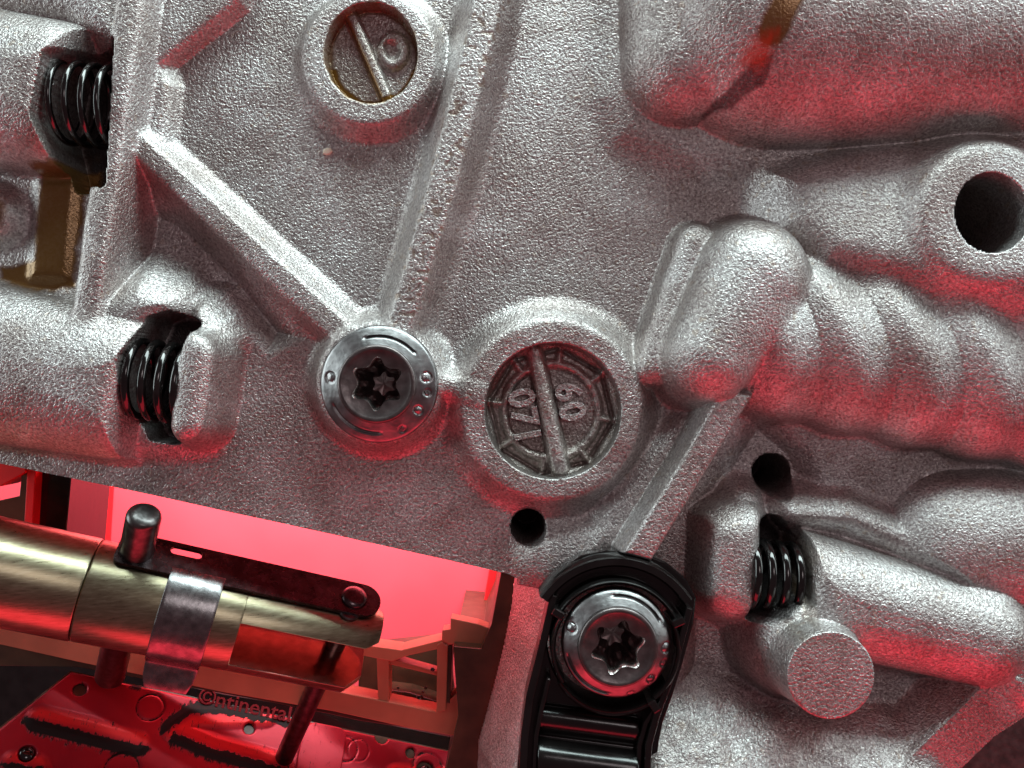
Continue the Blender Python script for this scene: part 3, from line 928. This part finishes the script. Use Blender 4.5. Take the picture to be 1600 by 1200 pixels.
# ------------------------------------------------------------------ control module (oily cover with red reflection painted in, and lettering)
B_ = np.array(P(720, 1176, -520))-np.array(P(112, 1048, -290)); B_ /= np.linalg.norm(B_)
N2 = np.array([0.25, 0.66, 0.70]); N2 -= B_*(N2@B_); N2 /= np.linalg.norm(N2); F2 = np.cross(B_, N2)
O2 = np.array(P(112, 1048, -290))
C = Frame(O2, B_, N2, F2)
def onplane(x, y, n=0.0):
    "photo point -> (a, f) on the cover plane raised by n"
    ray = np.array([(x-800)/D, (600-y)/D, -1.0]); c0 = np.array([0, 0, D]); o = C.o+C.n*n
    t = ((o-c0)@C.n)/(ray@C.n); p = c0+ray*t-C.o
    return p@C.a, p@C.f
mod = empty('control_module', C(300, -60, 100), 'oily metal control unit cover with painted-in red reflection and embossed lettering at the bottom left', 'control unit')
fmax = 330.0
nf, na = 150, 420
ff = np.linspace(0, fmax, nf); tt = np.linspace(0, 1, na)
FF = np.repeat(ff[:, None], na, 1)
left = -0.62*FF; right = 0*FF+hit(C, 718, 1176)[0]
AA = left+(right-left)*tt[None, :]
HH = 0.5*vnoise(AA, FF, 60, 41)
oil_shade = np.zeros(AA.shape); hotm = np.zeros(AA.shape)
def s2(p, q, r):
    a, b = np.array(onplane(*p)), np.array(onplane(*q)); d = b-a
    t = np.clip(((AA-a[0])*d[0]+(FF-a[1])*d[1])/(d@d), 0, 1)
    ds = np.hypot(AA-a[0]-t*d[0], FF-a[1]-t*d[1])
    # side: positive towards the front
    sd = (d[0]*(FF-a[1]-t*d[1])-d[1]*(AA-a[0]-t*d[0]))/np.hypot(*d)
    return ds-r, sd
def groove(pts, r, depth, o_=0.8, h_=0.9):
    global HH, oil_shade, hotm
    D_ = None
    for p, q in zip(pts[:-1], pts[1:]):
        d, sd = s2(p, q, r)
        if D_ is None: D_, SD = d, sd
        else:
            m = d < D_; D_ = np.where(m, d, D_); SD = np.where(m, sd, SD)
    HH = HH+depth*np.clip(0.5-D_/12, 0, 1)
    lower = np.clip(SD/10+0.4, 0, 1)
    oil_shade = np.maximum(oil_shade, o_*np.clip(1.2-np.abs(D_+r*0.2)/(r*2.0), 0, 1)*(0.75+0.25*lower))
    oil_shade = np.maximum(oil_shade, 1.0*ss(np.abs(SD-r*0.45)-5+5*vnoise(AA, FF, 6, 77), 4)*(D_ < 3)*o_*1.1)
    hotm = np.maximum(hotm, h_*np.clip(0.6-(D_+2)/10, 0, 1)*(1-lower))  # brighter red along the back side of each groove
groove([(62, 1122), (215, 1160)], 20, 3, 1.0)
groove([(415, 1118), (300, 1120), (272, 1140), (330, 1165), (440, 1195)], 20, 3, 0.98)
groove([(20, 1190), (60, 1196)], 16, 3, 0.95)
groove([(620, 1215), (700, 1220)], 26, 3, 0.9)
def circle_line(x, y, r, w=2.4, dp=3, o_=1.0):
    global HH, oil_shade
    a, f = onplane(x, y); d = np.abs(np.hypot(AA-a, FF-f)-r)
    HH = HH-dp*np.clip(1-d/w, 0, 1); oil_shade = np.maximum(oil_shade, o_*(d < w*0.7))
circle_line(235, 1105, 25); circle_line(540, 1170, 25); circle_line(560, 1172, 22, 2, 2, .9); circle_line(190, 1203, 30); circle_line(668, 1202, 34, 4, 3, 0.9)
for x, y, r in ((125, 1077, 13), (42, 1178, 15), (390, 1138, 12), (597, 1151, 15), (642, 1176, 12), (665, 1205, 22)):
    a, f = onplane(x, y); d = np.hypot(AA-a, FF-f)
    HH = HH-9*np.clip((r-d)/3, 0, 1); oil_shade = np.maximum(oil_shade, np.clip((r+2-d)/3, 0, 1))  # pits coloured black across their width
    oil_shade = np.maximum(oil_shade, 0.7*np.clip(1-(d-r)/22, 0, 1)*(FF < f+4))
ta, tb = np.array(onplane(306, 1104)), np.array(onplane(472, 1134)); dd_ = tb-ta
tq = np.clip(((AA-ta[0])*dd_[0]+(FF-ta[1])*dd_[1])/(dd_@dd_), 0, 1)
oil_shade = np.maximum(oil_shade, 0.98*ss(np.hypot(AA-ta[0]-tq*dd_[0], FF-ta[1]-tq*dd_[1])-9+4*vnoise(AA, FF, 8, 81), 4))  # shadow outline of the letters painted as a dark band
edge_ = np.minimum(FF, AA-left)
oil_shade = np.maximum(oil_shade, 1.0*np.clip(1.3-edge_/26, 0, 1)*np.clip(0.6+0.6*vnoise(AA, FF, 40, 51), 0, 1))
oil_shade = np.maximum(oil_shade, 0.7*ss(np.hypot(AA-onplane(480, 1170)[0], FF-onplane(480, 1170)[1])-40, 20))
HH = HH-7*np.clip(1-edge_/5, 0, 1)**2
C3 = C.o[None, None]+AA[..., None]*C.a+HH[..., None]*C.n+FF[..., None]*C.f
off = np.array(mod.location)/S
Xm, Ym, Zm = [C3[..., i]-off[i] for i in range(3)]
NRm = -grid_normals(Xm, Ym, Zm)
sgn = np.sign((NRm@N2).mean()); NRm = NRm*sgn
# grid runs left-right, back-front: flip the order so faces look along N2
cells_mesh('cover_plate', np.ones((nf-1, na-1), bool), mod, M['module'], Xm[::-1], Ym[::-1], Zm[::-1], NRm[::-1], {'oil': oil_shade[::-1], 'sealant_hot_red': hotm[::-1]})
# housing under the cover
rim = [(-2, -2), (right[0, 0]+2, -2), (right[0, 0]+2, fmax), (-0.62*fmax-4, fmax)]
vs = [C(a, -6.5, f) for a, f in rim]+[C(a, -90, f) for a, f in rim]
mesh('housing', vs, [(0, 1, 2, 3), (4, 5, 6, 7)]+[(i, (i+1) % 4, 4+(i+1) % 4, 4+i) for i in range(4)], M['brown'], mod, smooth=False)
at_, ft_ = onplane(384, 1104)
tf = Frame(C(at_, 0.5, ft_), C.a, C.n, -C.f)
M['letter'] = mat_simple('red_tinted_lettering', (0.13, 0.006, 0.01), 0.0, 0.75, 0.3, 900)  # same painted-in red reflection as the cover, darker
M['letter'].node_tree.nodes['Principled BSDF'].inputs['Specular IOR Level'].default_value = 0.15
t_ = text_part('embossed_lettering', '\u00a9ntinental', 44, tf, 2.4, M['letter'], mod, bold=0.0)
t_.data.attributes['oil'].data.foreach_set('value', np.full(len(t_.data.vertices), 0.0, np.float32))
t_.data.attributes['sealant_hot_red'].data.foreach_set('value', np.full(len(t_.data.vertices), 0.15, np.float32))
# the dark outline round the lettering is painted shade
# raised keeper round the thin pin
kp = [(0, 0)]
ap, fp = onplane(497, 1168)
kv = []
pts = outline(ap-38, ap+52, fp-45, fp+160, (26, 20), 6)
kv = [C(a, 10, f) for a, f in pts]+[C(a, -6, f) for a, f in pts]; n = len(pts)
o = mesh('keeper_tab', kv, [tuple(range(n)), tuple(range(2*n-1, n-1, -1))]+[(i, (i+1) % n, n+(i+1) % n, n+i) for i in range(n)], M['module'], mod, smooth=False); bevel(o, 2.5, 2)
for k in ('oil', 'sealant_hot_red'): o.data.attributes.new(k, 'FLOAT', 'POINT')
o.data.attributes['sealant_hot_red'].data.foreach_set('value', np.full(len(o.data.vertices), 0.0, np.float32))
o.data.attributes['oil'].data.foreach_set('value', np.full(len(o.data.vertices), 0.7, np.float32))
# small black screws
for x, y in ((42, 1178), (665, 1205)):
    a, f = onplane(x, y)
    v, f2 = lathe(C, [(13, -8), (13, -1), (10, 2), (4, 3.2)], 28, a, f)
    mesh('cover_screw', v, f2, M['spring'], mod, angle=50)

# ------------------------------------------------------------------ plastic carrier frame behind the shaft
fr_ = empty('plastic_frame', P(640, 1080, -270), 'brown plastic carrier frame with coral red light painted in and open windows behind the shaft end', 'frame')
def bar(name, pts, z0, z1, mat, par):
    v, f = prism(pts, z0, z1); return bevel(mesh(name, v, f, mat, par, smooth=False), 1.5, 2)
bar('lower_beam', [(-40, 955), (120, 992), (350, 1040), (523, 1080), (606, 1097), (683, 1113), (717, 1080), (726, 1153), (640, 1138), (523, 1112), (350, 1082), (120, 1034), (-40, 998)], -295, -245, M['coral'], fr_)
bar('upright', [(588, 1014), (608, 1014), (607, 1099), (591, 1096)], -295, -247, M['coral'], fr_)
bar('upper_beam', [(555, 1006), (627, 1016), (690, 1000), (708, 1006), (690, 1013), (640, 1024), (612, 1034), (555, 1022)], -295, -241, M['coral'], fr_)
bar('upright', [(683, 1008), (690, 1003), (700, 1009), (697, 1110), (682, 1114)], -295, -239, M['coral'], fr_)
bar('upright', [(700, 1008), (707, 1010), (703, 1100), (696, 1098)], -295, -244, M['brown'], fr_)
bar('diagonal_brace', [(608, 1031), (616, 1031), (683, 1050), (683, 1056), (608, 1038)], -290, -255, M['coral'], fr_)
bar('stepped_block', [(691, 985), (704, 983), (704, 966), (747, 975), (766, 982), (752, 1014), (700, 1006), (690, 1000)], -270, -232, M['coral'], fr_)
bar('window_backing', [(560, 1010), (700, 995), (712, 1110), (560, 1100)], -410, -380, M['brown'], fr_)
bar('window_shelf', [(607, 1078), (640, 1082), (683, 1096), (684, 1120), (607, 1105)], -350, -298, M['brown'], fr_)
# oil drops in the window
def drop(x, y, z, r):
    c = P(x, y, z); fr = Frame(c, (1, 0, 0), (0, 0, 1), (0, 1, 0))
    return lathe(fr, [(r, 0), (r*0.94, r*0.25), (r*0.7, r*0.5), (r*0.35, r*0.64), (r*0.05, r*0.68)], 24)
drp = []
for i, (x, y, r) in enumerate(((655, 1094, 10), (661, 1081, 3), (665, 1075, 3), (622, 1075, 2.5), (676, 1046, 4))):
    o = mesh('oil_drop', *drop(x, y, -297 if i < 4 else -254, r), M['spring'], None)
    tag(o, ['large oil drop in the frame window', 'small oil drop right above the large drop', 'topmost small oil drop near the large drop', 'tiny oil drop at the left of the frame window', 'oil drop on the diagonal brace of the frame'][i], 'oil drop', 'oil drops on the plastic frame')

# black rail between the frame and the module
rl = bar('seal_rail', [(-60, 1005), (140, 1040), (350, 1085), (520, 1112), (620, 1135), (726, 1156), (728, 1186), (520, 1144), (350, 1108), (200, 1084), (100, 1260), (-60, 1260)], -638, -560, M['black'], None)
tag(rl, 'black seal rail running behind the control unit cover', 'rail')
rl2 = bar('brown_ledge', [(-60, 985), (120, 1024), (350, 1070), (523, 1108), (640, 1132), (640, 1138), (560, 1126), (520, 1117), (430, 1099), (350, 1084), (120, 1042), (-60, 1040)], -325, -298, M['brown'], None)
tag(rl2, 'olive brown ledge under the coral-tinted plastic beam', 'ledge')

# dark inner housing right of the frame, and dark parts at the far left
hs = bar('inner_wall', [(783, 893), (800, 890), (812, 905), (806, 985), (790, 1060), (770, 1130), (752, 1230), (690, 1230), (716, 1120), (708, 1010), (752, 1014), (768, 975)], -638, -200, M['brown'], None)
tag(hs, 'dark brown inner wall between the red tray and the casting side', 'wall')
lp = empty('left_holder', P(60, 780, -240), 'dark slotted holder in the red gap at the left edge', 'holder')
bar('holder_block', [(-80, 700), (36, 722), (30, 775), (-80, 800), (-80, 860), (45, 860), (45, 722)], -330, -150, M['brown'], lp)
bar('holder_block', [(56, 725), (112, 735), (100, 870), (52, 860)], -330, -170, M['black'], lp)
bar('holder_lip', [(43, 722), (56, 725), (48, 860), (35, 860)], -330, -146, M['traywall'], lp)
bar('holder_block', [(-80, 690), (40, 715), (40, 738), (0, 760), (-80, 768)], -200, -140, M['traywall'], lp)

# ------------------------------------------------------------------ red tray below
tray = empty('red_tray', P(420, 880, -640), 'bright red plastic tray seen through the opening under the casting', 'tray')
v, f = prism([(-500, -700), (1000, -700), (1000, 1400), (-500, 1400)], -670, -640); mesh('tray_floor', v, f, M['tray'], tray, smooth=False)
bar('tray_wall', [(108, 690), (158, 690), (146, 900), (92, 900)], -638, -560, M['traywall'], tray)
bar('tray_wall', [(768, 870), (800, 870), (772, 1020), (744, 1010)], -638, -560, M['traywall'], tray)

# dark sheet added past the lower right corner to block the red tray
dk = bar('dark_backing', [(1380, 1000), (1800, 950), (1800, 1400), (1300, 1400)], -380, -320, M['head'], None)
tag(dk, 'dark sheet added behind the bottom right corner of the casting', 'backing')
# bench surface far below
v, f = prism([(-3000, -3000), (5000, -3000), (5000, 4000), (-3000, 4000)], -800, -780)
o = mesh('bench_surface', v, f, M['brown'], None, smooth=False); tag(o, 'dark bench surface below the casting', None, kind='structure')

# pale grit speck
c = P(512, 237, 2); fr = Frame(c, (1, 0, 0), (0, 0, 1), (0, 1, 0))
o = mesh('grit_speck', *lathe(fr, [(6.5, -1), (7, 1.5), (5, 3), (1, 3.5)], 7, rad=lambda r, n, t: r*(1+0.2*math.sin(2*t+1))), mat_simple('pale_grit', (0.95, 0.84, 0.68), 0, 0.6), None, smooth=False)
tag(o, 'tiny pale grit speck on the floor below the upper round boss', 'grit')
